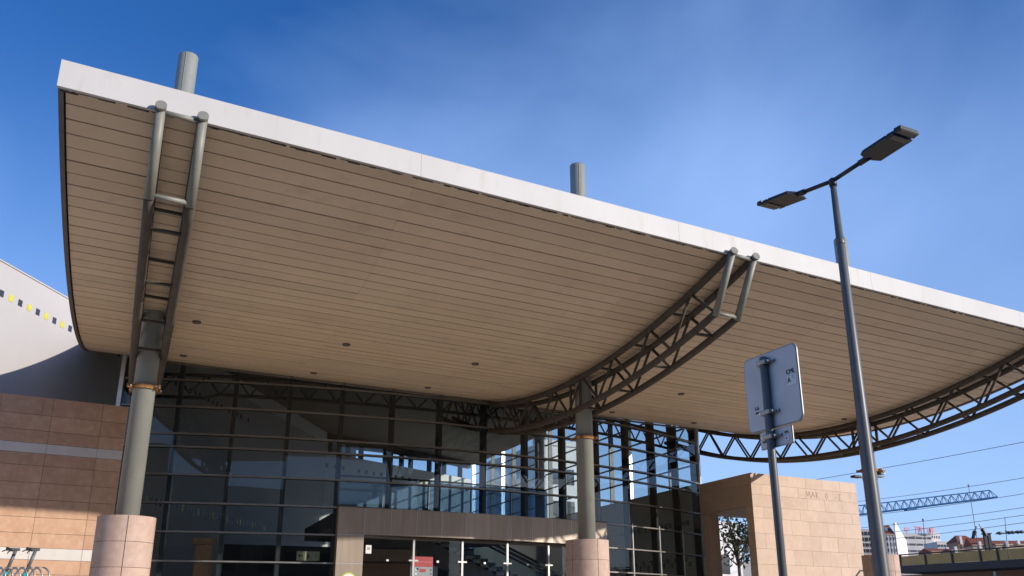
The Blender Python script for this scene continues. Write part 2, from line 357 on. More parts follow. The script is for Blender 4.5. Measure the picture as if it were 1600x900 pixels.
co2 = copy_tree(co0, None, STEP*2, 'rightmost grey steel column on a round stone base, behind the street lamp')
# camera and floodlight bracket fixed on the rightmost column
cc = C0+STEP*2
t = empty('security_camera', cc+UP*6.1, 'small box camera on a bracket on the rightmost column', 'camera')
b = cc+EX*.24+UP*6.02-D*.05
obj('bracket', MB().box(b+EX*.14, .18, .10, .02, EX, D), 'pole_grey', t)
obj('camera_body', MB().box(b+EX*.20+UP*.15, .10, .17, .09, EX, D), 'galv', t, bevel=.015)
obj('camera_lens', MB().tube([b+EX*.20+UP*.15-D*.17, b+EX*.20+UP*.15-D*.21], .06, 12), 'black_paint', t)
obj('strap', MB().lathe(cc+UP*5.97, [(.228, 0), (.236, 0), (.236, .06), (.228, .06)], 28), 'pole_grey', t)
t = empty('flood_lamp', cc+UP*5.95, 'small flat lamp on an arm, left of the rightmost column', 'lamp')
obj('arm', MB().tube([cc-EX*.22+UP*5.93, cc-EX*.55+UP*5.93], .02, 8), 'pole_grey', t)
obj('lamp_head', MB().box(cc-EX*.66+UP*5.94, .17, .11, .035, EX, D), 'lamp_dark', t, bevel=.02)
obj('strap', MB().lathe(cc+UP*5.89, [(.228, 0), (.236, 0), (.236, .06), (.228, .06)], 28), 'pole_grey', t)

# ------------------------------------------------------------------ curved curtain wall
GC = Vector((-14.606, 54.327, 0)); GR = 27.417; DA = 3.345; AM = [6.665+DA*k for k in range(15)]
def GP(ang, dr=0, z=0): return GC+Vector((math.sin(R(ang)), -math.cos(R(ang)), 0))*(GR+dr)+UP*z
def GN(ang): return Vector((math.sin(R(ang)), -math.cos(R(ang)), 0))
def GT(ang): return Vector((math.cos(R(ang)), math.sin(R(ang)), 0))
def topz(ang, dr=0): return soff(as_of(GP(ang, dr))[1])-.03
ROWS = [PLAZA+.05, 2.4, 3.2, 4.0, 4.8, 5.6, 6.4, 6.78, 7.58, 8.38, 9.18, 9.98]
cw = empty('curtain_wall', GP(30, 0, PLAZA), 'curved glass curtain wall of the station hall under the canopy', 'curtain wall')
PA0, PA1 = 20.05, 40.12                         # portal span
def inport(ang, z0): return PA0-.1 < ang < PA1-.1 and z0 < 4.75
for i, a in enumerate(AM):
    zt = topz(a, -.15); z0 = PLAZA if not (PA0+1 < a < PA1-1) else 4.8
    obj('mullion', MB().box(GP(a, -.16, (z0+zt)/2), .062, .13, (zt-z0)/2, GT(a), GN(a)), 'mullion', cw)
    if i in (0, 14): obj('end_post', MB().box(GP(a+(-.15 if i == 0 else .15), -.02, (z0+zt)/2), .06, .10, (zt-z0)/2, GT(a), GN(a)), 'silver', cw)
    elif i > 10: obj('mullion_cap', MB().box(GP(a, .035, (z0+4.9)/2), .018, .018, (4.9-z0)/2, GT(a), GN(a)), 'silver', cw)
for i in range(14):
    a0, a1 = AM[i], AM[i+1]; am = (a0+a1)/2; ci = DA/2; w2 = GR*math.sin(R(ci))-.065
    pa, pb = GP(a0+.02), GP(a1-.02); e = (pb-pa).normalized(); nn = Vector((e.y, -e.x, 0))
    ta, tb = topz(a0), topz(a1)
    for k in range(len(ROWS)-1):
        z0, z1 = ROWS[k], ROWS[k+1]
        if inport(a0, z0): continue
        if z0 > min(ta, tb)-.10: continue
        za, zb_ = min(z1-.02, ta-.02), min(z1-.02, tb-.02)
        tl = Vector((random.uniform(-.0035, .0035), random.uniform(-.0035, .0035), 0)); off = nn*.0
        q0 = [pa+UP*(z0+.02), pb+UP*(z0+.02)]; q1 = [pa+UP*za, pb+UP*zb_]
        j = random.uniform(-.007, .007); j2 = random.uniform(-.006, .006)
        b = [q0[0]+nn*(j), q0[1]+nn*(-j), q0[1]+nn*(-j-.012), q0[0]+nn*(j-.012)]
        c = [q1[0]+nn*(j+j2), q1[1]+nn*(-j+j2), q1[1]+nn*(-j+j2-.012), q1[0]+nn*(j+j2-.012)]
        obj('glass_pane', MB().hexa(b, c), 'glass', cw)
    for k in range(len(ROWS)):
        z = ROWS[k]
        if inport(a0, z-.1) and z < 4.75: continue
        if z > min(ta, tb)-.04: continue
        obj('transom', MB().box((pa+pb)/2+UP*z+nn*.02, (pb-pa).length/2+.012, .045, .021, e, nn), 'transom', cw)
        if 1: obj('transom_back', MB().box((pa+pb)/2+UP*z-nn*.10, (pb-pa).length/2-.05, .05, .028, e, nn), 'mullion', cw)
    q = [pa+nn*.05, pb+nn*.05, pb-nn*.05, pa-nn*.05]
    obj('head_trim', MB().hexa([v+UP*(t_-.05) for v, t_ in zip(q, (ta, tb, tb, ta))], [v+UP*(t_) for v, t_ in zip(q, (ta, tb, tb, ta))]), 'transom', cw)

# ------------------------------------------------------------------ entrance portal
po = empty('entrance_portal', GP(30, .3, PLAZA), 'bronze metal-clad entrance portal with glass doors below the curtain wall', 'entrance')
PS = DA/2; OUT = .30
def arcbox(a0, a1, r0, r1, z0, z1):
    q = [GP(a0, r1), GP(a1, r1), GP(a1, r0), GP(a0, r0)]; return MB().hexa([v+UP*z0 for v in q], [v+UP*z1 for v in q])
obj('backing', arcbox(PA0+.02, PA1-.02, -.3, OUT-.045, 4.02, 4.78), 'mortar', po)
for i in range(12):
    a0, a1 = PA0+PS*i, PA0+PS*(i+1)
    obj('metal_panel', arcbox(a0+.018, a1-.018, OUT-.04, OUT, 4.012, 4.79), 'cladding', po, bevel=.006)
    if 0 < i: obj('joint_strip', arcbox(a0-.012, a0+.012, OUT-.044, OUT-.008, 4.012, 4.79), 'silver', po)
obj('top_flashing', arcbox(PA0, PA1, -.28, OUT+.02, 4.792, 4.83), 'trim_dark', po)
obj('door_head', arcbox(PA0+PS, PA1, -.2, OUT-.02, 3.955, 4.008), 'trim_dark', po)
obj('jamb', arcbox(PA0+.02, PA0+PS-.02, -.3, OUT-.045, PLAZA, 4.01), 'mortar', po)
for z0, z1 in ((PLAZA, 2.395), (2.405, 3.195), (3.205, 4.0)):
    pn = obj('metal_panel', arcbox(PA0+.018, PA0+PS-.018, OUT-.04, OUT, z0+.004, z1-.004), 'cladding', po, bevel=.006)
    obj('joint_strip', arcbox(PA0+.018, PA0+PS-.018, OUT-.04, OUT+.004, z1-.006, z1+.010), 'silver', po)
DP = [PA0+PS+.02]+[PA0+PS+DA*k for k in range(1, 6)]+[PA1-.1]
for i, a in enumerate(DP):
    obj('door_post', MB().box(GP(a, .02, (PLAZA+3.955)/2), .03, .05, (3.955-PLAZA)/2, GT(a), GN(a)), 'door_metal', po)
    if 0 < i < 6: obj('door_fitting', MB().box(GP(a, .06, 3.33), .15, .012, .022, GT(a), GN(a)), 'door_metal', po)
for i in range(len(DP)-1):
    a0, a1 = DP[i]+.08, DP[i+1]-.08
    d_ = obj('door_glass', arcbox(a0, a1, -.006, .006, PLAZA+.02, 3.945), 'glass_clear', po)
    am = (a0+a1)/2
    obj('push_plate', MB().box(GP(am, .02, 3.32), .035, .006, .028, GT(am), GN(am)), 'silver', d_)
# round sticker on the jamb panel
am = PA0+PS/2; t = empty('round_sticker', GP(am, OUT, 2.70), 'round white sticker with lime green ring on the metal jamb panel', 'sticker')
def disc(c, r, nrm, h, n=28):
    return MB().tube([c, c+nrm*h], r, n)
obj('ring', disc(GP(am, OUT+.001, 2.70), .245, GN(am), .003), 'green_ring', t)
obj('face', disc(GP(am, OUT+.004, 2.70), .205, GN(am), .003), 'white_paint', t)
for k in range(4): obj('print_line', MB().box(GP(am, OUT+.0085, 2.80-.06*k), .11-.01*k, .001, .012, GT(am), GN(am)), 'bld_grey', t)
# small notices
a = DP[0]+.42; t = empty('door_notice', GP(a, .012, 3.5), 'small white notice stuck inside the first door by the metal jamb', 'notice')
obj('paper', MB().box(GP(a, .03, 3.62), .085, .003, .12, GT(a), GN(a)), 'white_paint', t); obj('print', MB().box(GP(a, .035, 3.64), .045, .002, .045, GT(a), GN(a)), 'bld_grey', t)
# pictogram sign inside left of the portal
a = 18.6; pp = GP(a, -.45, 3.42); t = empty('pictogram_sign', pp, 'pale wayfinding sign with arrow and pictograms behind the dark glass', 'sign')
obj('sign_board', MB().box(pp, .33, .03, .13, GT(a), GN(a)), 'cream_sign', t)
for k in (-1, 1): obj('divider', MB().box(pp+GT(a)*.11*k+GN(a)*.033, .006, .003, .12, GT(a), GN(a)), 'mortar', t)
obj('arrow', MB().add([pp+GN(a)*.034+GT(a)*x+UP*y for x, y in ((-.29, 0), (-.24, .05), (-.24, .015), (-.15, .015), (-.15, -.015), (-.24, -.015), (-.24, -.05))], [(0, 1, 2, 3, 4, 5, 6)]), 'black_paint', t)
fig = MB().tube([pp+GN(a)*.033+UP*.065, pp+GN(a)*.037+UP*.065], .022, 10); fig.box(pp+GN(a)*.035+UP*0, .03, .002, .035, GT(a), GN(a))
for k in (-1, 1): fig.box(pp+GN(a)*.035+GT(a)*.02*k-UP*.065, .011, .002, .035, GT(a), GN(a))
obj('figure', fig, 'black_paint', t)
put_text('question_mark', '?', .19, pp+GN(a)*.034+GT(a)*.22, GT(a), UP, 'black_paint', t)

# ------------------------------------------------------------------ station hall inside
CORNER = GP(AM[-1]); 
def SW(tt, off=0, z=0): return CORNER+D*tt+EX*off+UP*z
t = empty('side_wall', SW(10, 0, PLAZA), 'glazed right side wall of the hall with dark checkered lower wall', 'wall')
LT = 27.0
q = [SW(.4, .02), SW(LT, .02), SW(LT, .30), SW(.4, .30)]
obj('lower_wall', MB().hexa([v+UP*PLAZA for v in q], [v+UP*6.75 for v in q]), 'hall_wall', t)
nb = 15; 
for k in range(nb+1):
    tt = .4+(LT-.4)*k/nb
    obj('mullion', MB().box(SW(tt, .1, 9.5), .05, .12, 2.74, D, EX), 'mullion' if k % 3 else 'silver', t)
    if k == nb: break
    t1 = .4+(LT-.4)*(k+1)/nb
    zz = [6.78, 7.58, 8.38, 9.18, 9.98, 10.78, 11.6]
    for r_ in range(len(zz)-1):
        q = [SW(tt+.05, .09), SW(t1-.05, .09), SW(t1-.05, .105), SW(tt+.05, .105)]
        obj('glass_pane', MB().hexa([v+UP*(zz[r_]+.03) for v in q], [v+UP*(zz[r_+1]-.03) for v in q]), 'glass_clear', t)
        q = [SW(tt+.05, .05), SW(t1-.05, .05), SW(t1-.05, .15), SW(tt+.05, .15)]
        obj('transom', MB().hexa([v+UP*(zz[r_]-.025) for v in q], [v+UP*(zz[r_]+.025) for v in q]), 'mullion', t)
for row, z in ((0, 5.35), (1, 3.95), (1, 3.75)):
    for k in range(40):
        if row == 0 and k % 4 == 3: continue
        if row == 1 and (k+(z > 3.9)) % 2: continue
        obj('wall_tile', MB().box(SW(1+k*.34, -.0, z), .09, .02, .09, D, EX), 'tile_dark', t)
# left white wall with stripe, passing from outside into the hall
WD = Vector((.1270, .9919, 0)); WN = Vector((.9919, -.1270, 0)); W0 = Vector((-17.0, 0, 0))
def WW(Y, off=0, z=0): return W0+WD*(Y/.9919)+WN*off+UP*z
wl = empty('white_wall', WW(30, 0, PLAZA), 'tall white rendered wall with a stripe of yellow and black square tiles', 'wall')
q = [WW(14), WW(58), WW(58, -.4), WW(14, -.4)]
obj('render_face', MB().hexa([v+UP*PLAZA for v in q], [v+UP*10.86 for v in q]), 'white_render', wl)
q = [WW(13.95, .03), WW(58, .03), WW(58, -.43), WW(13.95, -.43)]
obj('coping', MB().hexa([v+UP*10.862 for v in q], [v+UP*10.90 for v in q]), 'white_render', wl)
for k in range(46):
    Y = 23.0+k*.408; z = 10.02
    ye = (k % 2 == 0) if Y < 30 else False
    if Y > 33 and k % 5 == 4: continue
    obj('square_tile', MB().box(WW(Y, .004, z), .088, .006, .092, WD, WN), 'tile_yellow' if ye else 'tile_dark', wl)
for k in range(40):
    Y = 31.0+k*.34
    obj('square_tile', MB().box(WW(Y, .004, 5.62), .075, .006, .12, WD, WN), 'tile_yellow' if k % 4 == 3 else 'tile_dark', wl)
q = [WW(30.2, -.01), WW(58, -.01), WW(58, -.39), WW(30.2, -.39)]
obj('upper_wall', MB().hexa([v+UP*10.902 for v in q], [v+UP*13.2 for v in q]), 'hall_wall', wl)
rt = empty('ring_truss', GP(28, -1.6, 7.9), 'dark lattice ring beam inside along the top of the curved glass', 'truss')
ra = [7.5+.95*k for k in range(48)]
for z_ in (8.14, 8.72):
    obj('ring_chord', MB().tube([GP(a, -.75, min(z_, topz(a, -.75)-.06) if z_ > 8.5 else z_-.12*(a < 12)) for a in ra], .055, 8), 'mullion', rt)
for k in range(len(ra)-1):
    a, b = ra[k], ra[k+1]; za, zb_ = min(8.72, topz(a, -.75)-.06), min(8.72, topz(b, -.75)-.06)
    obj('lattice_bar', MB().tube([GP(a, -.75, 8.14), GP(b, -.75, zb_)] if k % 2 else [GP(a, -.75, za), GP(b, -.75, 8.14)], .03, 6), 'mullion', rt)
# back wall with clerestory
B0 = Vector((-10.9, 51.5, 0)); B1 = SW(LT-.2, -.2); BE = (B1-B0); BL = BE.length; BE.normalize(); BN = Vector((BE.y, -BE.x, 0))
def BW(x, off=0, z=0): return B0+BE*x+BN*off+UP*z
t = empty('back_wall', BW(BL/2, 0, PLAZA), 'white back wall of the hall with a high row of windows', 'wall')
zc = 10.45
obj('wall_face', MB().hexa([v+UP*PLAZA for v in (BW(0), BW(BL), BW(BL, -.3), BW(0, -.3))], [v+UP*zc for v in (BW(0), BW(BL), BW(BL, -.3), BW(0, -.3))]), 'hall_wall', t)
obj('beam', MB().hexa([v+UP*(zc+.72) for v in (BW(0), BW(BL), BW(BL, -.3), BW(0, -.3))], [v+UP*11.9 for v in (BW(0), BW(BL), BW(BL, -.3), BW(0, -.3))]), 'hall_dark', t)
x = .1; k = 0
for wd in (1.2, 1.3, .9, 1.9, .25, .9, .7, 1.6, 1.3, 1.5, 1.4, 1.2, 1.4, 1.3):
    if x+wd > BL: break
    obj('window_post', MB().box(BW(x+wd+.07, -.15, zc+.36), .07, .15, .36, BE, BN), 'mullion', t)
    obj('window_pane', MB().box(BW(x+wd/2, -.15, zc+.36), wd/2, .006, .35, BE, BN), 'glass_clear', t); x += wd+.14
for k in range(22):
    obj('wall_tile', MB().box(BW(.5+k*.62, .0, 9.75), .10, .012, .11, BE, BN), 'tile_yellow' if k % 5 == 4 else 'tile_dark', t)
# hall ceiling beyond the curved roof
q = [PL(A0, SB+.02), PL(21.5, SB+.02), SW(LT, .3), WW(58, 0)]
tag(obj('hall_ceiling', MB().hexa([v+UP*11.55 for v in q], [v+UP*11.95 for v in q]), 'ceiling'), kind='structure')
# mezzanine with glass balustrade
mz = empty('mezzanine', GP(28, -3, 4.4), 'mezzanine floor with glass balustrade, sky reflection put into its blue tint, behind the curtain wall', 'mezzanine')
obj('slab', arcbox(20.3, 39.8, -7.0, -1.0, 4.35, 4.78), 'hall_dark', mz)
for i in range(5):
    a0 = 20.2+DA*i
    obj('balustrade_glass', arcbox(a0+.05, a0+DA-.05, -1.06, -1.03, 4.80, 5.72 if i < 2 else 5.85), 'glass_sky_tint', mz)
    obj('balustrade_post', MB().box(GP(a0, -1.1, 5.3), .02, .02, .55, GT(a0), GN(a0)), 'silver', mz)
obj('handrail', MB().tube([GP(20.2+DA*i/3, -1.12, 5.90) for i in range(16)], .03, 8), 'esc_side', mz)
obj('added_dark_partition', arcbox(12, 31.5, -9.6, -9.4, PLAZA, 4.36), 'hall_dark', mz)  # dark partitions added so the space behind the doors looks shaded
obj('added_dark_partition', arcbox(35.5, 40, -7.2, -7.05, PLAZA, 4.34), 'hall_dark', mz)
# escalators
def escalator(b, label):
    b = Vector(b); e = Vector((-.985, -.17, 0)); n = Vector((.17, -.985, 0)); t = empty('escalator', b+UP*PLAZA, label, 'escalator', 'escalators behind the doors')
    run = 6.2; rise = 2.95; sl_ = Vector((e.x*run, e.y*run, rise)); c = b+UP*(PLAZA+.15)+sl_/2; sv = sl_.normalized(); upn = sv.cross(n).normalized()
    if upn.z < 0: upn = -upn
    obj('truss_casing', MB().box(c-upn*.45, sl_.length/2, .62, .28, sv, n, upn), 'esc_side', t)
    for k in range(22):
        st = b+UP*(PLAZA+.1)+sl_*((k+.5)/22)
        obj('step', MB().box(st, .14, .48, .06, e, n), 'galv', t)
    for s_ in (-1, 1):
        obj('balustrade_glass', MB().box(c+n*.55*s_+upn*.30, sl_.length/2, .01, .42, sv, n, upn), 'glass_clear', t)
        obj('handrail', MB().box(c+n*.55*s_+upn*.75, sl_.length/2+.2, .045, .04, sv, n, upn), 'rubber', t)
escalator((2.7, 35.6, 0), 'escalator nearest the doors, rising left behind the glass')
escalator((3.2, 37.3, 0), 'escalator farther inside, rising left behind the nearer one')
# brown shuttered kiosk, red information board
kp = at(598, 870, 33.6); kp.z = 0; kx = Vector((.966, .26, 0)); ky = Vector((.26, -.966, 0))
t = empty('kiosk', kp+UP*PLAZA, 'brown shuttered kiosk behind the first glass door', 'kiosk')
obj('body', MB().box(kp-ky*.9+UP*((PLAZA+4.3)/2), 1.3, .85, (4.3-PLAZA)/2, kx, ky), 'hall_dark', t)
for k in range(15): obj('shutter_slat', MB().box(kp+UP*(PLAZA+.12+k*.125), 1.15, .012, .058, kx, ky), 'brown_panel', t)
obj('sign_strip', MB().box(kp+UP*3.75, 1.2, .03, .2, kx, ky), 'mortar', t)
a = 26.1; pb = GP(a, -.55, .36); t = empty('information_board', pb+UP*PLAZA, 'grey information board with red header standing behind the second door', 'board')
obj('panel', MB().box(pb+UP*2.35, .36, .03, .78, GT(a), GN(a)), 'bld_grey', t)
obj('header', MB().box(pb+UP*2.98+GN(a)*.033, .355, .006, .15, GT(a), GN(a)), 'red_paint', t)
obj('red_tag', MB().box(pb+UP*2.72+GN(a)*.033+GT(a)*.03, .10, .005, .045, GT(a), GN(a)), 'red_paint', t)
obj('header_print', MB().box(pb+UP*2.97+GN(a)*.041, .32, .001, .008, GT(a), GN(a)), 'pink_letters', t)
for k in range(6):
    for s_ in (-1, 1):
        obj('symbol', MB().tube([pb+UP*(2.74-.12*k)+GT(a)*.30*s_+GN(a)*.031, pb+UP*(2.74-.12*k)+GT(a)*.30*s_+GN(a)*.035], .026, 8), 'black_paint', t)
    obj('print_line', MB().box(pb+UP*(2.74-.12*k)+GT(a)*-.19+GN(a)*.032, .03, .002, .03, GT(a), GN(a)), 'white_paint', t)
# tan pillars and pale column seen inside the left part
for Y, u, wd, m_, lb in ((33.5, 318, .24, 'stone_warm', 'square tan stone pillar deep behind the left glass'), (38, 437, .20, 'hall_wall', 'pale square pillar behind the glass below the pictogram sign')):
    p_ = at(u, 870, Y); p_.z = 0
    t = empty('hall_pillar', p_+UP*PLAZA, lb, 'pillar')
    obj('pillar_shaft', MB().box(p_+UP*((PLAZA+4.1)/2), wd, wd, (4.1-PLAZA)/2), m_, t, bevel=.02); obj('pillar_head', MB().box(p_+UP*4.2, wd+.08, wd+.08, .1), m_, t)
p_ = SW(13.0, -1.3)
t = empty('hall_column', p_+UP*PLAZA, 'round white column inside the hall left of the middle canopy column', 'column')
obj('column_shaft', MB().lathe(p_, [(.28, PLAZA), (.28, 10.6)], 24), 'white_render', t, smooth=True); obj('column_head', MB().lathe(p_, [(.28, 10.6), (.42, 10.8), (.42, 11.5)], 24), 'white_render', t, smooth=True)

# ------------------------------------------------------------------ stone wall at left
SWE = Vector((-10.11, 24.42, 0)); sd_ = Vector((math.cos(R(33)), math.sin(R(33)), 0)); sn = Vector((sd_.y, -sd_.x, 0))
def LW(x, off=0, z=0): return SWE-sd_*x+sn*off+UP*z
sw_ = empty('stone_wall', LW(4, 0, PLAZA), 'warm stone slab wall with two pale bands beside the leftmost column', 'wall')
LWL = 9.0
obj('wall_core', MB().hexa([v+UP*PLAZA for v in (LW(0), LW(LWL), LW(LWL, -.5), LW(0, -.5))], [v+UP*6.90 for v in (LW(0), LW(LWL), LW(LWL, -.5), LW(0, -.5))]), 'mortar', sw_)
zr = [PLAZA, 1.95, 2.32, 2.69, 3.03, 3.31, 3.66, 4.04, 4.47, 4.88, 5.30, 5.61, 5.86, 6.18, 6.58, 7.04]; zr = [PLAZA]+[round(1.6+(z-1.6)*.9785, 3) for z in zr[1:]]
for i in range(len(zr)-1):
    white = i in (4, 11); o_ = 0; x = -.02; first = True
    while x < LWL:
        ln = 1.18 if not first else (.62+o_); first = False
        x1 = min(x+ln, LWL)
        dz = random.uniform(-.004, .004)
        b = [LW(x+.004, .03+dz), LW(x1-.004, .03+dz), LW(x1-.004, .001), LW(x+.004, .001)]
        obj('stone_slab', MB().hexa([v+UP*(zr[i]+.004) for v in b], [v+UP*(zr[i+1]-.004) for v in b]), 'stone_white' if white else 'stone_warm', sw_)
        x = x1

for k in range(3):
    obj('scrawl_stroke', MB().tube([LW(2.02+.03*math.sin(2.3*i+k), .036, 6.86-.055*i-.16*k) for i in range(4)], .009, 5), 'scrawl', sw_)
# ------------------------------------------------------------------ stone gate block at right
BC = Vector((8.624, 34.4, 0)); BH = 6.69
def BK(x, y, z=0): return BC+EX*x+D*y+UP*z
bk = empty('stone_block', BK(2.8, 1.5, PLAZA), 'pale stone-clad gate block with open left side, right of the glass hall', 'building')
def bbox(x0, x1, y0, y1, z0, z1):
    q = [BK(x0, y0), BK(x1, y0), BK(x1, y1), BK(x0, y1)]; return MB().hexa([v+UP*z0 for v in q], [v+UP*z1 for v in q])
BW_, BD_ = 5.58, 3.35
obj('front_core', bbox(.03, BW_-.03, .03, .42, PLAZA, BH-.03), 'joint_pale', bk)
obj('lintel_core', bbox(.03, BW_-.03, .421, BD_, 5.53, BH-.03), 'joint_pale', bk)
obj('rear_pier', bbox(.03, .55, BD_-.42, BD_-.02, PLAZA, 5.525), 'stone_block', bk)
obj('lintel_soffit', bbox(.0, BW_-.04, .425, BD_-.01, 5.50, 5.527), 'stone_block', bk)
obj('end_core', bbox(BW_-.45, BW_-.03, .421, BD_, PLAZA, 5.49), 'mortar', bk)
obj('block_coping', bbox(.01, BW_-.01, .01, BD_-.01, BH-.028, BH-.006), 'stone_block', bk)
zz = [PLAZA, 1.92, 2.45, 2.98, 3.51, 4.04, 4.57, 5.10, 5.50, 5.93, 6.30, BH]
for i in range(len(zz)-1):
    x = 0; k = 0
    while x < BW_-.01:
        x1 = x+(.93 if not (k == 0 and i % 2) else .5); x1 = BW_ if x1 > BW_-.3 else x1
        dy = random.uniform(-.003, .003)
        obj('stone_slab', bbox(x+.003, x1-.003, -.0+dy, .029, zz[i]+.003, zz[i+1]-.003), 'stone_block', bk); x = x1; k += 1
    if zz[i] >= 5.49:
        ys = [.031, .9, 1.75, 2.6, BD_]
        for j in range(4): obj('stone_slab', bbox(-.0, .029, ys[j]+.003, ys[j+1]-.003, zz[i]+.003, zz[i+1]-.003), 'stone_block', bk)
    else: obj('stone_slab', bbox(-.0, .029, .031, .42, zz[i]+.003, zz[i+1]-.003), 'stone_block', bk)
    for j in range(4 if zz[i] < 9 else 0):
        ys = [.031, .9, 1.75, 2.6, BD_]; obj('stone_slab', bbox(BW_-.029, BW_, ys[j]+.003, ys[j+1]-.003, zz[i]+.003, zz[i+1]-.003), 'stone_block', bk)
# faded scrawl on the block
def scr(x, pts):
    return MB().tube([BK(x+a, -.006, 5.98+b) for a, b in pts], .007, 5)
gl_ = {'m': [(0, 0), (.03, .2), (.10, .05), (.16, .21), (.2, 0)], 'a': [(0, 0), (.08, .2), (.16, 0), (.12, .08), (.04, .08)], 'r': [(0, 0), (0, .2), (.1, .18), (.02, .1), (.12, 0)], 'o': [(.05, 0), (0, .1), (.06, .2), (.13, .1), (.05, 0)], 's': [(.12, .2), (.02, .16), (.12, .06), (0, 0)], 'e': [(.12, .2), (0, .2), (0, .1), (.1, .1), (0, .1), (0, 0), (.13, 0)]}
x = 2.75
for ch in 'mar o se':
    if ch != ' ': obj('scrawl_stroke', scr(x, [(a*1.2, b*1.1) for a, b in gl_[ch]]), 'scrawl', bk); x += .28
    else: x += .2
# handrail at the foot of the block
t = empty('handrail', BK(BW_, -.5, PLAZA), 'dark curved tube handrail at the right foot of the stone block', 'handrail')
h0 = at(1338, 900, 35.5); h1 = at(1351, 892, 36.2)
obj('rail', MB().tube([h0-Vector((.6, .5, .75)), h0-Vector((.25, .2, .3)), h0, (h0+h1)/2+UP*.1, h1, h1+Vector((.05, .04, 0))], .03, 8), 'truss_paint', t, smooth=True)
obj('rail_post', MB().tube([Vector((h1.x, h1.y, PLAZA)), h1], .025, 8), 'truss_paint', t)

# ------------------------------------------------------------------ trees
def make_tree(loc, h, cr, n, ls, label, leaf, cat='tree', seed=1, bare=.0, trunk_h=.35, group=None, flat=1.0):
    rn = random.Random(seed); t = empty('leafy_tree', loc, label, cat, group); loc = Vector(loc)
    m = MB(); tips = []
    top = loc+UP*h*.62
    m.tube([loc, loc+UP*h*.2+Vector((.03*h*rn.uniform(-1, 1), 0, 0)), top], [h*.022, h*.017, h*.008], 8)
    for i in range(16):
        z0 = h*(trunk_h+rn.random()*.27); a = rn.uniform(0, 6.28); l = cr*rn.uniform(.55, 1.0)
        s_ = loc+UP*z0; e = s_+Vector((math.cos(a)*l, math.sin(a)*l, h*rn.uniform(.10, .33))); mid = (s_+e)/2+UP*-.02*h
        m.tube([s_, mid, e], [h*.008, h*.005, h*.002], 5); tips += [e, mid]
        for j in range(4):
            f_ = rn.uniform(.4, 1); b0 = s_.lerp(e, f_); b1 = b0+Vector((rn.uniform(-1, 1), rn.uniform(-1, 1), rn.uniform(-.2, 1)))*cr*.38
            m.tube([b0, b1], [h*.003, h*.0012], 4); tips += [b1, b0.lerp(b1, .6)]
    obj('trunk', m, 'bark', t)
    c = MB()
    for i in range(n):
        p_ = Vector(rn.choice(tips)); sg = cr*.17
        p_ = p_+Vector((rn.gauss(0, sg), rn.gauss(0, sg), rn.gauss(0, sg*flat)))
        nrm = Vector((rn.gauss(0, 1), rn.gauss(0, 1), rn.gauss(0, 1)+.6)).normalized(); x_ = nrm.orthogonal().normalized(); x_.rotate(Matrix.Rotation(rn.uniform(0, 6.28), 3, nrm)); y_ = nrm.cross(x_)
        l = ls*rn.uniform(.6, 1.2)
        c.add([p_-x_*l, p_+y_*l*.42+nrm*l*.1, p_+x_*l, p_-y_*l*.42+nrm*l*.1], [(0, 1, 2, 3)])
    o = obj('crown', c, leaf, t); tag(o, kind='stuff')
    return t
pt = at(1152, 860, 44); make_tree((pt.x, pt.y, PLAZA), 5.6, 1.25, 900, .13, 'dark glossy-leaved tree seen through the open side of the stone block', 'leaf_dark', seed=5)
for i, (x, y, h, lb) in enumerate(((-5.5, -26, 13, 'tall thin-leaved tree across the street, mirrored in the glass'), (3, -31, 14.5, 'tallest thin-leaved tree across the street, mirrored in the glass'), (-15, -33, 12, 'smaller thin-leaved tree across the street, mirrored in the glass'))):
    make_tree((x, y, 0), h, 3.6, 2600, .20, lb, 'leaf_olive', seed=20+i, group='street trees opposite')
t = empty('added_street_building', (-5, -48, 0), 'long cream apartment building added unseen across the street to darken the glass reflections', 'building')  # unseen block added so the glass mirrors something darker than low sky
obj('wall', MB().box((-8, -54, 8.2), 46, 6, 8.2), 'bld_tan', t)
for i in range(5):
    for j in range(22): obj('window', MB().box((-50+j*4, -47.98, 2.4+3.1*i), .8, .05, .95), 'window_dark', t)
for (x0, y0, x1, y1, h, lb, m_) in ((36, -52, 62, -24, 15.0, 'unseen tan terrace added across the street to the right, blocking low sky glow from the doors', 'bld_tan'), (64, -21, 86, 12, 16.0, 'unseen grey terrace added across the street at far right, blocking low sky glow from the doors', 'bld_grey')):  # unseen rows added to screen bright horizon glow from doors and soffit
    a, b = Vector((x0, y0, 0)), Vector((x1, y1, 0)); e = (b-a).normalized(); n = Vector((-e.y, e.x, 0)); l = (b-a).length
    t = empty('added_street_building', (a+b)/2, lb, 'building'); q = [a, b, b-n*9, a-n*9]
    obj('wall', MB().hexa(q, [v+UP*h for v in q]), m_, t)
    obj('roof', MB().hexa([v+UP*(h+.002) for v in (a+n*.4, b+n*.4, b-n*9.4, a-n*9.4)], [v+UP*(h+.35) for v in (a+n*.4, b+n*.4, b-n*9.4, a-n*9.4)]), 'roof_red', t)
    for i in range(4):
        for j in range(10): obj('window', MB().box(a+e*l*(j+.5)/10+n*.03+UP*(1.9+3.0*i), .7, .05, .85, e, n), 'window_dark', t)
# low white building seen through the gate opening
pw = at(1148, 880, 62)
t = empty('white_house', (pw.x, pw.y, PLAZA), 'plain white house wall behind the tree in the stone gate opening', 'building')
hq = [pw+Vector((-2.6, 0, 0)), pw+Vector((.9, 1.8, 0)), pw+Vector((-1.5, 9, 0)), pw+Vector((-5.0, 7.2, 0))]
obj('house_wall', MB().hexa([Vector((v.x, v.y, PLAZA)) for v in hq], [Vector((v.x, v.y, at(1140, 812, 62).z)) for v in hq]), 'bld_white', t)
obj('house_window', MB().box(hq[0].lerp(hq[1], .62)+UP*0, .45, .05, .6, hq[1]-hq[0]), 'window_dark', t)
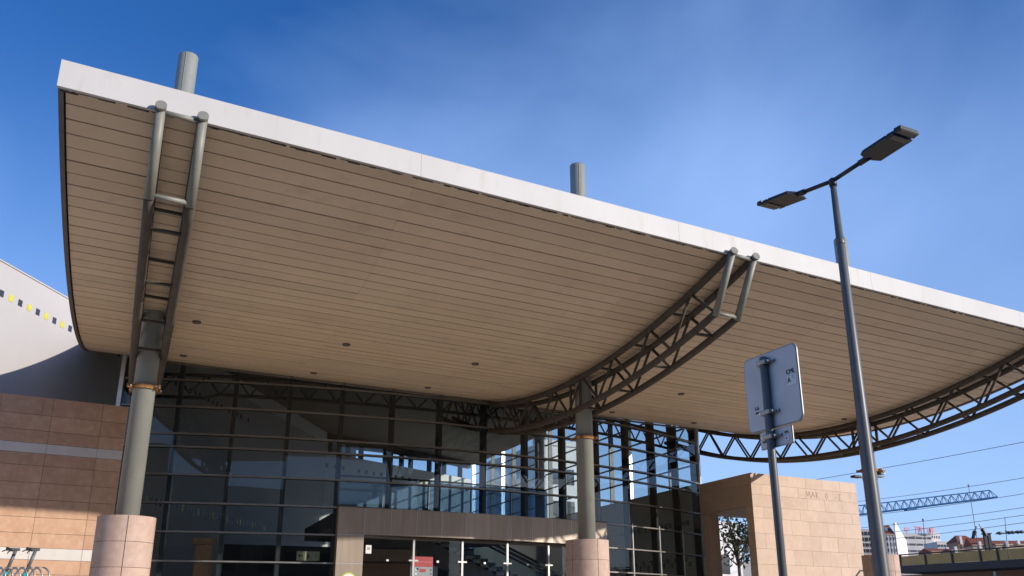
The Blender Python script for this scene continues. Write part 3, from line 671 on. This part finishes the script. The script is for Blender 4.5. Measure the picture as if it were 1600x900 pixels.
# ------------------------------------------------------------------ street lamp
lp = Vector((4.514, 12.0, 0)); t = empty('street_lamp', lp+UP*PLAZA, 'tall grey street lamp post with two dark flat lamp heads', 'street lamp'); ZT = 7.43
obj('pole', MB().lathe(lp, [(.098, PLAZA), (.092, 2.1), (.072, 4.1), (.058, 6.55), (.052, 6.56), (.040, ZT+.04)], 28), 'pole_grey', t, smooth=True)
obj('pole_collar', MB().lathe(lp, [(.0585, 6.48), (.061, 6.50), (.061, 6.58), (.052, 6.59)], 28), 'pole_grey', t, smooth=True)
obj('base_plate', MB().box(lp+UP*(PLAZA+.02), .22, .22, .02), 'galv', t)
th = R(-62); ad = Vector((math.cos(th), math.sin(th), 0)); an = Vector((-ad.y, ad.x, 0))
for s_ in (1, -1):
    dv = (ad*s_+UP*.105).normalized(); un = (UP-dv*UP.dot(dv)).normalized()
    b0 = lp+UP*(ZT+.02)
    obj('arm', MB().tube([b0-dv*.03, b0+dv*.62], .030, 12), 'lamp_dark', t, smooth=True)
    obj('arm_socket', MB().tube([b0+dv*.50, b0+dv*.68], .042, 12), 'lamp_dark', t, smooth=True)
    c = b0+dv*.92
    hd = obj('lamp_head', MB().hexa([c+dv*x+an*y-un*.025 for x, y in ((-.27, -.07), (-.23, -.195), (.20, -.195), (.20, .195), (-.23, .195), (-.27, .07))], [c+dv*x+an*y+un*.03 for x, y in ((-.26, -.05), (-.20, -.17), (.19, -.17), (.19, .17), (-.20, .17), (-.26, .05))]), 'lamp_dark', t)
    for k in range(2):
        cc_ = c+dv*(.26+.125*k)+un*.015*k
        md = obj('led_module', MB().hexa([cc_+dv*x+an*y-un*.03 for x, y in ((-.052, -.19), (.052, -.19+.02*k), (.052, .19-.02*k), (-.052, .19))], [cc_+dv*x+an*y+un*.03 for x, y in ((-.05, -.17), (.05, -.16), (.05, .16), (-.05, .17))]), 'lamp_dark', t)
        obj('led_lens', MB().box(cc_-un*.032, .040, .15, .004, dv, an, un), 'lamp_tip', md)
        obj('module_clip', MB().box(cc_-dv*.0625, .012, .03, .02, dv, an, un), 'lamp_tip', md)
obj('hub', MB().lathe(lp+UP*(ZT-.02), [(.05, -.05), (.055, 0), (.05, .06), (.02, .085)], 20), 'lamp_dark', t, smooth=True)

# ------------------------------------------------------------------ road sign seen from behind
sp_ = Vector((1.9285, 7.0, 0)); t = empty('road_sign', sp_, 'back of a square road sign on a grey post with a smaller plate below', 'road sign')
ta_ = R(-24); sx = Vector((math.sin(ta_), math.cos(ta_), 0)); sr = -sx; sn_ = Vector((sr.y, -sr.x, 0)); sn_ = -sn_ if sn_.x > 0 else sn_   # sr: towards the right in view, sn_: back side towards the camera
obj('post', MB().lathe(sp_, [(.030, 0), (.030, 3.505), (.026, 3.515)], 20), 'pole_grey', t, smooth=True)
def rplate(x0, x1, z0, z1, r, off, th_):
    pts = []
    for cx_, cz_, a0 in ((x1-r, z1-r, 0), (x0+r, z1-r, 90), (x0+r, z0+r, 180), (x1-r, z0+r, 270)):
        for k in range(7): a = R(a0+15*k); pts.append((cx_+r*math.cos(a), cz_+r*math.sin(a)))
    f_ = [sp_+sr*x+UP*z+sn_*off for x, z in pts]; b_ = [v-sn_*th_ for v in f_]
    return MB().hexa(f_, b_)
OFF = -.034
obj('plate_rim', rplate(-.280, .348, 2.965, 3.553, .055, OFF+.004, .008), 'sign_edge', t)
obj('plate_back', rplate(-.270, .338, 2.975, 3.543, .05, OFF+.008, .003), 'sign_back', t)
obj('small_plate_rim', rplate(-.155, .215, 2.822, 2.958, .012, OFF+.002, .007), 'sign_edge', t)
obj('small_plate_back', rplate(-.149, .209, 2.828, 2.952, .01, OFF+.006, .003), 'sign_back', t)
for z in (3.47, 3.085, 2.90):
    cl = obj('clamp', MB().box(sp_+UP*z, .055, .034, .017, sr, sn_), 'galv', t, bevel=.006)
    for k in (-1, 1): obj('clamp_bolt', MB().tube([sp_+UP*z+sr*.075*k+sn_*(-.03), sp_+UP*z+sr*.075*k+sn_*.02], .009, 8), 'bolt_steel', cl)
    obj('clamp_ear', MB().box(sp_+UP*z+sn_*-.018, .105, .004, .012, sr, sn_), 'galv', cl)
def sticker(x0, x1, z0, z1): return MB().hexa([sp_+sr*x+UP*z+sn_*(OFF+.009) for x, z in ((x0, z0), (x1, z0), (x1, z1), (x0, z1))], [sp_+sr*x+UP*z+sn_*(OFF+.0083) for x, z in ((x0, z0), (x1, z0), (x1, z1), (x0, z1))])
def stext(s_, size, x, z, m_='black_paint'): put_text('lettering', s_, size, sp_+sr*x+UP*z+sn_*(OFF+.0105), sr, UP, m_, t)
obj('label_sticker', sticker(.215, .315, 3.245, 3.315), 'white_paint', t)
stext('CML', .048, .262, 3.345); stext('A', .055, .24, 3.28); stext('7', .034, .285, 3.295, 'bld_grey')
stext('5.A', .036, -.155, 3.145, 'truss_paint'); stext('2017', .022, -.155, 3.110, 'truss_paint')
stext('DPS', .022, -.095, 2.905, 'truss_paint'); stext('2010.A', .020, -.095, 2.878, 'truss_paint')
obj('label_sticker', sticker(.13, .175, 2.85, 2.885), 'white_paint', t); stext('CML', .024, .152, 2.912, 'truss_paint'); stext('A', .026, .150, 2.868)

# ------------------------------------------------------------------ scooters and hoop rack at lower left
def scooter(base, label):
    t = empty('kick_scooter', base, label, 'scooter', 'shared scooters parked by the stone wall'); b = Vector(base)
    e = Vector((.95, .31, 0)).normalized(); n = Vector((-e.y, e.x, 0))
    f0 = b+e*-.50+UP*.12; top = b+e*-.24+UP*1.16
    for c in (b+e*-.55+UP*.11, b+e*.55+UP*.11):
        ring = [c+e*.085*math.cos(k*math.pi/8)+UP*.085*math.sin(k*math.pi/8) for k in range(17)]
        w_ = obj('wheel', MB().tube([c-n*.02, c+n*.02], .065, 14), 'galv', t); obj('tyre', MB().tube(ring, .027, 6, False), 'rubber', w_)
    obj('deck', MB().box(b+UP*.16, .46, .08, .03, e, n), 'black_paint', t, bevel=.01)
    st = f0.lerp(top, .66); obj('lower_stem', MB().tube([f0, st], .033, 12), 'teal', t, smooth=True)
    obj('upper_stem', MB().tube([st, top], .027, 12), 'pole_grey', t, smooth=True)
    obj('head', MB().box(top-e*.045+UP*.0, .105, .03, .022, e, n), 'pole_grey', t, bevel=.008)
    obj('handlebar', MB().tube([top-e*.09-n*.24-UP*.0, top-e*.07-n*.1, top-e*.07+n*.1, top-e*.09+n*.24], .016, 8), 'black_paint', t)
    for s_ in (-1, 1):
        obj('grip', MB().tube([top-e*.09+n*.14*s_, top-e*.095+n*.27*s_], .021, 8), 'rubber', t)
        obj('brake_lever', MB().tube([top-e*.08+n*.13*s_, top-e*.14+n*.18*s_-UP*.03, top-e*.16+n*.25*s_-UP*.05], .009, 6), 'black_paint', t)
    obj('rear_guard', MB().tube([b+e*.40+UP*.2, b+e*.52+UP*.23, b+e*.62+UP*.19], .018, 6), 'black_paint', t)
for u, lb in ((24, 'left of two parked kick scooters with teal stems at the picture edge'), (55, 'right of two parked kick scooters with teal stems beside the leftmost column')):
    p_ = at(u, 858, 16.2); scooter((p_.x+.24, p_.y+.08, p_.z-1.165), lb)
t = empty('hoop_rack', at(40, 900, 15.5).xy.to_3d()+UP*PLAZA, 'low metal cycle rack of overlapping round hoops by the scooters', 'bicycle rack')
for k in range(9):
    c = at(-28+k*11.5, 886, 15.5+(.18 if k % 2 else 0)); zt = c.z; r_ = .16
    pts = [Vector((c.x-r_, c.y, PLAZA))]+[Vector((c.x+r_*math.cos(R(180-18*j)), c.y+.0, zt-r_+r_*math.sin(R(18*j)))) for j in range(11)]+[Vector((c.x+r_, c.y, PLAZA))]
    obj('hoop', MB().tube(pts, .014, 7), 'galv', t, smooth=True)
obj('ground_rail', MB().box(at(18, 900, 15.6).xy.to_3d()+UP*(PLAZA+.02), .75, .16, .02), 'galv', t)

# ------------------------------------------------------------------ viaduct and city behind
v0 = at(1405, 868, 64); v1 = at(1640, 851, 55); ve = (v1-v0); ve.z = 0; VL = ve.length; ve.normalize(); vn = Vector((ve.y, -ve.x, 0)); ZV = v0.z
def VD(x, off=0, z=0): return Vector((v0.x, v0.y, 0))+ve*x+vn*off+UP*z
vd = empty('viaduct', VD(8, 0, 0), 'dark railway viaduct edge with a row of yellow panels', 'viaduct')
def vbox(x0, x1, o0, o1, z0, z1):
    q = [VD(x0, o1), VD(x1, o1), VD(x1, o0), VD(x0, o0)]; return MB().hexa([v+UP*z0 for v in q], [v+UP*z1 for v in q])
XE = VL+30
obj('deck_beam', vbox(-.5, XE, -6, 0, ZV-1.10, ZV-.66), 'viaduct_dark', vd)
obj('lower_wall', vbox(-6, XE, -5, -2.5, 0, ZV-1.11), 'viaduct_wall', vd)
x = 0; k = 0
while x < XE-2:
    wd = 1.15 if k == 3 else 1.95
    obj('parapet_panel', vbox(x+.06, x+wd-.06, -.10, -.05, ZV-.64, ZV-.06), 'viaduct_panel', vd)
    obj('parapet_post', vbox(x-.055, x+.055, -.16, .02, ZV-.655, ZV), 'viaduct_dark', vd); x += wd; k += 1
obj('parapet_rail', vbox(-.5, XE, -.15, .01, ZV+.002, ZV+.07), 'viaduct_dark', vd)
for x in (6.8, 13.4, 14.1, 24): obj('pipe_post', MB().tube([VD(x, .25, 0), VD(x, .25, ZV-.95 if x != 6.8 else ZV-1.3)], .07, 8), 'bld_pale', vd)
for x in (3, 8.4, 15.5): obj('lower_window', vbox(x, x+3.6, -2.49, -2.44, ZV-2.6, ZV-1.75), 'window_dark', vd)

hq = [(40, 330, 0), (460, 330, 0), (700, 420, 30), (90, 420, 26), (120, 900, 40), (1000, 900, 42), (120, 1400, 0), (1200, 1400, 0)]
tag(obj('hillside', MB().add([Vector(v)-UP*.3 for v in hq], [(0, 1, 2, 3), (3, 2, 5, 4), (4, 5, 7, 6)]), 'paving'), kind='structure')
def block(name, label, u0, u1, vt, Y, turn, depth, m_, floors=0, cols=0, wfrac=.55, hfrac=.5, fh=3.2, strips=False, zbase=18, group=None):
    a = at(u0, vt, Y); z = a.z; a.z = 0; th_ = R(turn); e = Vector((math.cos(th_), math.sin(th_), 0)); b = at(u1, vt, Y)
    k_ = b.x/b.y; l = (k_*a.y-a.x)/(e.x-k_*e.y); b = a+e*l; n = Vector((e.y, -e.x, 0))
    t = empty(name, (a+b)/2+UP*zbase, label, 'building', group)
    q = [a, b, b-n*depth, a-n*depth]
    obj('wall', MB().hexa([v+UP*zbase for v in q], [v+UP*z for v in q]), m_, t)
    obj('parapet', MB().hexa([v+UP*(z+.002) for v in (a+n*.2-e*.2, b+n*.2+e*.2, b-n*.4+e*.2, a-n*.4-e*.2)], [v+UP*(z+.5) for v in (a+n*.2-e*.2, b+n*.2+e*.2, b-n*.4+e*.2, a-n*.4-e*.2)]), m_, t)
    for i in range(floors):
        zc_ = z-fh*(i+.6)
        if strips:
            o = obj('window_band', MB().box(a+e*l*.42+n*.05+UP*zc_, l*.39, .12, fh*hfrac/2, e, n), 'window_dark', t)
            for j in range(cols): obj('band_divider', MB().box(a+e*l*(.06+.74*(j+.5)/cols)+n*.2+UP*zc_, .18, .05, fh*hfrac/2, e, n), m_, o)
            for j in range(2): obj('window', MB().box(a+e*l*(.87+.07*j)+n*.05+UP*zc_, .7, .1, .7, e, n), 'window_dark', t)
        else:
            for j in range(cols):
                o = obj('window', MB().box(a+e*l*(j+.5)/cols+n*.04+UP*zc_, l/cols*wfrac/2, .1, fh*hfrac/2, e, n), 'window_dark', t)
                obj('sill', MB().box(a+e*l*(j+.5)/cols+n*.14+UP*(zc_-fh*hfrac/2-.1), l/cols*wfrac/2+.1, .16, .09, e, n), m_, o)
    return t, a, b, e, n, l, z
def pitched(t, a, b, e, n, l, z, depth, rise, m_='roof_red', hip=0):
    a2, b2 = a-e*.3+n*.4, b+e*.3+n*.4; D2 = depth+.8
    obj('roof', MB().add([a2+UP*z, b2+UP*z, b2-n*D2+UP*z, a2-n*D2+UP*z, a2+e*hip-n*D2/2+UP*(z+rise), b2-e*hip-n*D2/2+UP*(z+rise)], [(0, 1, 5, 4), (2, 3, 4, 5), (0, 4, 3), (1, 2, 5), (0, 3, 2, 1)]), m_, t)
def stack(t, u, v0, v1, Y, w_, m_='bld_white'):
    p0, p1 = at(u, v0, Y), at(u, v1, Y); obj('chimney', MB().box((p0+p1)/2, w_, w_, abs(p1.z-p0.z)/2), m_, t)
t, a, b, e, n, l, z = block('apartment_building', 'dark glazed building in the gap between stone block and street lamp', 1336, 1368, 828, 520, 6, 14, 'bld_grey', 6, 5, hfrac=.62, wfrac=.8, fh=3.0)
t, a, b, e, n, l, z = block('gabled_house', 'narrow house with windowed front, white gable end and red roof', 1383, 1399, 836, 500, 4, 12, 'bld_grey', 5, 3, hfrac=.6, fh=2.9)
obj('roof', MB().add([a+UP*z-e*.2+n*.5, b+UP*z+n*.5, b-n*6+UP*(z+5.6), a-n*6+UP*(z+4.6)-e*.2, a-n*12+UP*z, b-n*12+UP*z], [(0, 1, 2, 3), (3, 2, 5, 4), (0, 3, 4), (1, 5, 2)]), 'roof_red', t)
g1 = at(1416, 845, 506); ge = Vector((g1.x-b.x, g1.y-b.y, 0)); gl0 = b+n*.3
gv = [gl0+UP*18, gl0+ge+UP*18, Vector((gl0.x+ge.x, gl0.y+ge.y, g1.z)), gl0+ge*.38+UP*(z+4.2), gl0+ge*.25+UP*(z+6.4), gl0+ge*.08+UP*(z+6.2), gl0+UP*(z+3.0)]
obj('gable_wall', MB().hexa(gv, [v-n*.8 for v in gv]), 'bld_white', t)
stack(t, 1400.5, 836, 817, 506, .8, 'mortar'); stack(t, 1385, 840, 824, 503, .6, 'bld_white')
for k in range(3): obj('drain_pipe', MB().tube([a+e*l*(.2+.3*k)+n*.3+UP*(z-.2), a+e*l*(.2+.3*k)+n*.3+UP*(z-14)], .12, 6), 'bld_white', t)
t, a, b, e, n, l, z = block('long_apartment_building', 'long grey apartment block with dark window bands and pink rooftop letters', 1409, 1455, 834, 640, 14, 20, 'bld_grey', 6, 3, strips=True, hfrac=.30, fh=4.2)
for k, (u, vt_, w_, h_) in enumerate(((1417, 829, 1.9, 2.2), (1431, 827, 1.1, 2.4), (1435.5, 827, .8, 2.0), (1439.5, 828, .8, 2.2), (1444, 829, .8, 2.0), (1451.5, 829, 1.5, 2.0), (1457, 830, 1.7, 2.6))):
    p_ = at(u, vt_, 642); lm = MB()
    if k % 3 == 0: lm.box(p_, w_*.9, .2, h_*.2, e, n); lm.box(p_+UP*h_*.7, w_*.9, .2, h_*.18, e, n); lm.box(p_-e*w_*.7+UP*h_*.3, w_*.22, .18, h_*.6, e, n)
    elif k % 3 == 1: lm.box(p_, w_*.3, .2, h_*.8, e, n); lm.box(p_+UP*h_*.7, w_*1.1, .18, h_*.18, e, n)
    else: lm.box(p_-e*w_*.6, w_*.25, .2, h_*.8, e, n); lm.box(p_+e*w_*.6, w_*.25, .2, h_*.8, e, n); lm.box(p_, w_*.5, .18, h_*.18, e, n)
    obj('roof_letter', lm, 'pink_letters', t); obj('letter_stay', MB().box(Vector((p_.x, p_.y+.6, z+1.5)), .15, .15, 1.6), 'pole_grey', t)
block('corner_apartment_building', 'pale apartment block with small square windows at the end of the long grey block', 1454, 1468, 833, 655, 30, 14, 'bld_pale', 6, 4, hfrac=.42, wfrac=.5, fh=4.0)
block('low_pale_building', 'low pale building with a long roof right of the apartment blocks', 1464, 1505, 847, 560, 8, 14, 'bld_pale', 3, 9, hfrac=.4, wfrac=.75, fh=3.4)
def roofed(name, label, u0, u1, vt, Y, turn, depth, rise, m_, cols, chim, hip=0):
    t, a, b, e, n, l, z = block(name, label, u0, u1, vt, Y, turn, depth, m_, 2, cols, hfrac=.45, wfrac=.5); pitched(t, a, b, e, n, l, z, depth, rise, hip=hip)
    for u, v0_, v1_ in chim: stack(t, u, v0_, v1_, Y, .45)
    return t
roofed('tiled_house', 'dark fronted house with hipped red tiled roof left of the tall thin mast', 1497, 1526, 847, 400, 5, 9, 3.0, 'viaduct_wall', 4, ((1501, 850, 838),), 2)
roofed('tiled_house', 'long house with red tiled roof between the thin mast and the dark chimney stack', 1520, 1551, 853, 370, -4, 9, 3.4, 'bld_tan', 5, ((1531, 858, 846),))
roofed('tiled_house', 'low red-roofed house at the right picture edge beyond the viaduct', 1556, 1625, 852, 350, 3, 9, 2.0, 'bld_tan', 9, ((1573, 856, 845), (1591, 850, 844)))
roofed('tiled_house', 'small brown-roofed house in front of the low pale building', 1456, 1494, 863, 330, 6, 9, 1.6, 'viaduct_wall', 4, ((1480, 863, 855),))
roofed('tiled_house', 'long low brown roof just above the yellow viaduct panels', 1488, 1560, 861, 318, 0, 8, 1.0, 'bld_tan', 8, ((1493, 864, 854),))
t = empty('chimney_stack', at(1552, 862, 300).xy.to_3d()+UP*15, 'dark square chimney stack with two ribs rising between the red roofs', 'chimney')
zt = at(1552, 835, 300).z
for k in (-1, 1): obj('stack_leg', MB().box(at(1552+3*k, 900, 300).xy.to_3d()+UP*(zt+10)/2, .45, .5, (zt-10)/2), 'viaduct_dark', t)
obj('stack_back', MB().box(at(1552, 900, 300.8).xy.to_3d()+UP*((zt+10)/2-.2), .6, .3, (zt-10)/2-.2), 'mortar', t); obj('stack_cap', MB().box(at(1552, 900, 300).xy.to_3d()+UP*(zt+.2), 1.25, .8, .18), 'viaduct_dark', t)
# tall white building behind the hall, seen through the side glass
t, a, b, e, n, l, z = block('white_tower', 'white sunlit tower beyond the hall, seen through the glass left of the middle column', 838, 905, 694, 92, 25, 12, 'bld_white', 0, 0, zbase=0)
for i in range(3):
    for j in range(2): obj('window', MB().box(a+e*l*(.45+.3*j)+n*.03+UP*(z-3-3.1*i), .5, .05, .75, e, n), 'window_dark', t)

# tower crane
k0, k1 = at(1236, 818, 205), at(1556, 777, 205); jd = (k1-k0); JL = jd.length; jd.normalize(); t = empty('tower_crane', (k0+jd*6).xy.to_3d(), 'blue lattice jib of a tower crane above the far roofs', 'crane')
jn = Vector((-jd.y, jd.x, 0)).normalized(); ju = jd.cross(jn).normalized(); ju = -ju if ju.z < 0 else ju; HJ = 2.0
for s_ in (-1, 1): obj('bottom_chord', MB().tube([k0+jn*.7*s_, k1+jn*.7*s_], .17, 6), 'crane_blue', t)
obj('top_chord', MB().tube([k0+ju*HJ, k1+ju*HJ*.8-jd*.9], .13, 6), 'crane_blue', t)
nb_ = 26
for i in range(nb_):
    x0, x1 = JL*i/nb_, JL*(i+1)/nb_; hh = HJ*(1-.2*i/nb_)
    for s_ in (-1, 1):
        obj('lattice_bar', MB().tube([k0+jd*x0+jn*.7*s_, k0+jd*(x0+x1)/2+ju*hh], .075, 5), 'crane_blue', t)
        obj('lattice_bar', MB().tube([k0+jd*(x0+x1)/2+ju*hh, k0+jd*x1+jn*.7*s_], .075, 5), 'crane_blue', t)
mb_ = k0+jd*6
for sx_ in (-1, 1):
    for sy_ in (-1, 1): obj('mast_leg', MB().tube([Vector((mb_.x+.8*sx_, mb_.y+.8*sy_, 0)), mb_+Vector((.8*sx_, .8*sy_, 0))], .12, 5), 'crane_blue', t)
for i in range(11):
    z0, z1 = mb_.z*i/11, mb_.z*(i+1)/11
    for sx_ in (-1, 1): obj('mast_brace', MB().tube([Vector((mb_.x-.8, mb_.y+.8*sx_, z0)), Vector((mb_.x+.8, mb_.y+.8*sx_, z1))], .07, 5), 'crane_blue', t)
obj('trolley', MB().box(k0+jd*JL*.58-ju*.25, 1.1, .8, .18, jd, jn, ju), 'crane_blue', t)
# overhead railway wires
for i, (u0, vv0, u1, vv1, Y0, Y1, lb) in enumerate(((1120, 773, 1640, 683, 60, 43, 'uppermost thin overhead wire crossing behind the stone block'), (1300, 788, 1640, 740, 70, 50, 'second overhead wire from the top, right of the street lamp'),
        (1300, 811, 1640, 765, 70, 50, 'third overhead wire from the top, ending past the crane jib tip'), (1300, 829, 1640, 787, 70, 52, 'fourth overhead wire from the top, below the crane jib'),
        (1300, 840, 1640, 799, 70, 52, 'fifth overhead wire from the top, above the far roofs'), (1300, 850, 1640, 811, 70, 52, 'lowest overhead wire, just above the red roofs'))):
    a, b = at(u0, vv0, Y0), at(u1, vv1, Y1); pts = [a.lerp(b, k/12)-UP*(.12*math.sin(math.pi*k/12)) for k in range(13)]
    tag(obj('overhead_wire', MB().tube(pts, .014, 5), 'wire'), lb, 'wire', 'overhead railway wires')
# thin mast and antennas
for u0, vv0, u1, vv1, Y, r_, lb in ((1513, 757, 1527, 845, 60, .022, 'tall thin leaning mast crossing the crane jib'), (1570, 808, 1572, 832, 56, .022, 'short dropper hanging between the two lowest wires'), (1442, 812, 1444, 832, 120, .05, 'thin rooftop antenna over the pink letters')):
    a, b = at(u0, vv0, Y), at(u1, vv1, Y); t = empty('thin_mast', b, lb, 'mast')
    obj('mast_pole', MB().tube([b-(a-b).normalized()*1.5, a], [r_, r_*.7], 6), 'wire', t); obj('mast_tip', MB().box(a.lerp(b, .93 if Y == 56 else .02), r_*1.5, r_*1.5, r_*3), 'wire', t)
# catenary arm with insulators
t = empty('catenary_arm', at(1590, 831, 55), 'dark catenary arm with insulators above the viaduct at the right edge', 'catenary arm')
a, b = at(1556, 834, 56), at(1640, 829, 53)
obj('arm_tube', MB().tube([a, b], .035, 8), 'wire', t)
for u in (1562, 1576, 1582, 1590, 1596):
    p_ = at(u, 833.5-(u-1556)*.06, 55.5-(u-1556)*.03); obj('insulator', MB().tube([p_-Vector((.16, -.01, 0)), p_, p_+Vector((.16, -.01, 0))], [.05, .10, .05], 8), 'wire', t)
obj('support', MB().tube([b, Vector((b.x, b.y, 2))], .1, 8), 'wire', t)
for u, vb_, lean, lb in ((1521, 838, -1, 'dark insulator strut standing on the red roof left of the mast'), (1539, 834, 1, 'white and dark leaning insulator strut right of the mast')):
    a = at(u, vb_, 62); b = a+Vector((-.28*lean, 0, .62)); t = empty('insulator_strut', a, lb, 'insulator')
    obj('lower_rod', MB().tube([a-(b-a)*.2, a.lerp(b, .5)], [.10, .14], 8), 'black_paint', t); obj('upper_rod', MB().tube([a.lerp(b, .5), b], .05, 8), 'bld_white' if lean > 0 else 'wire', t)
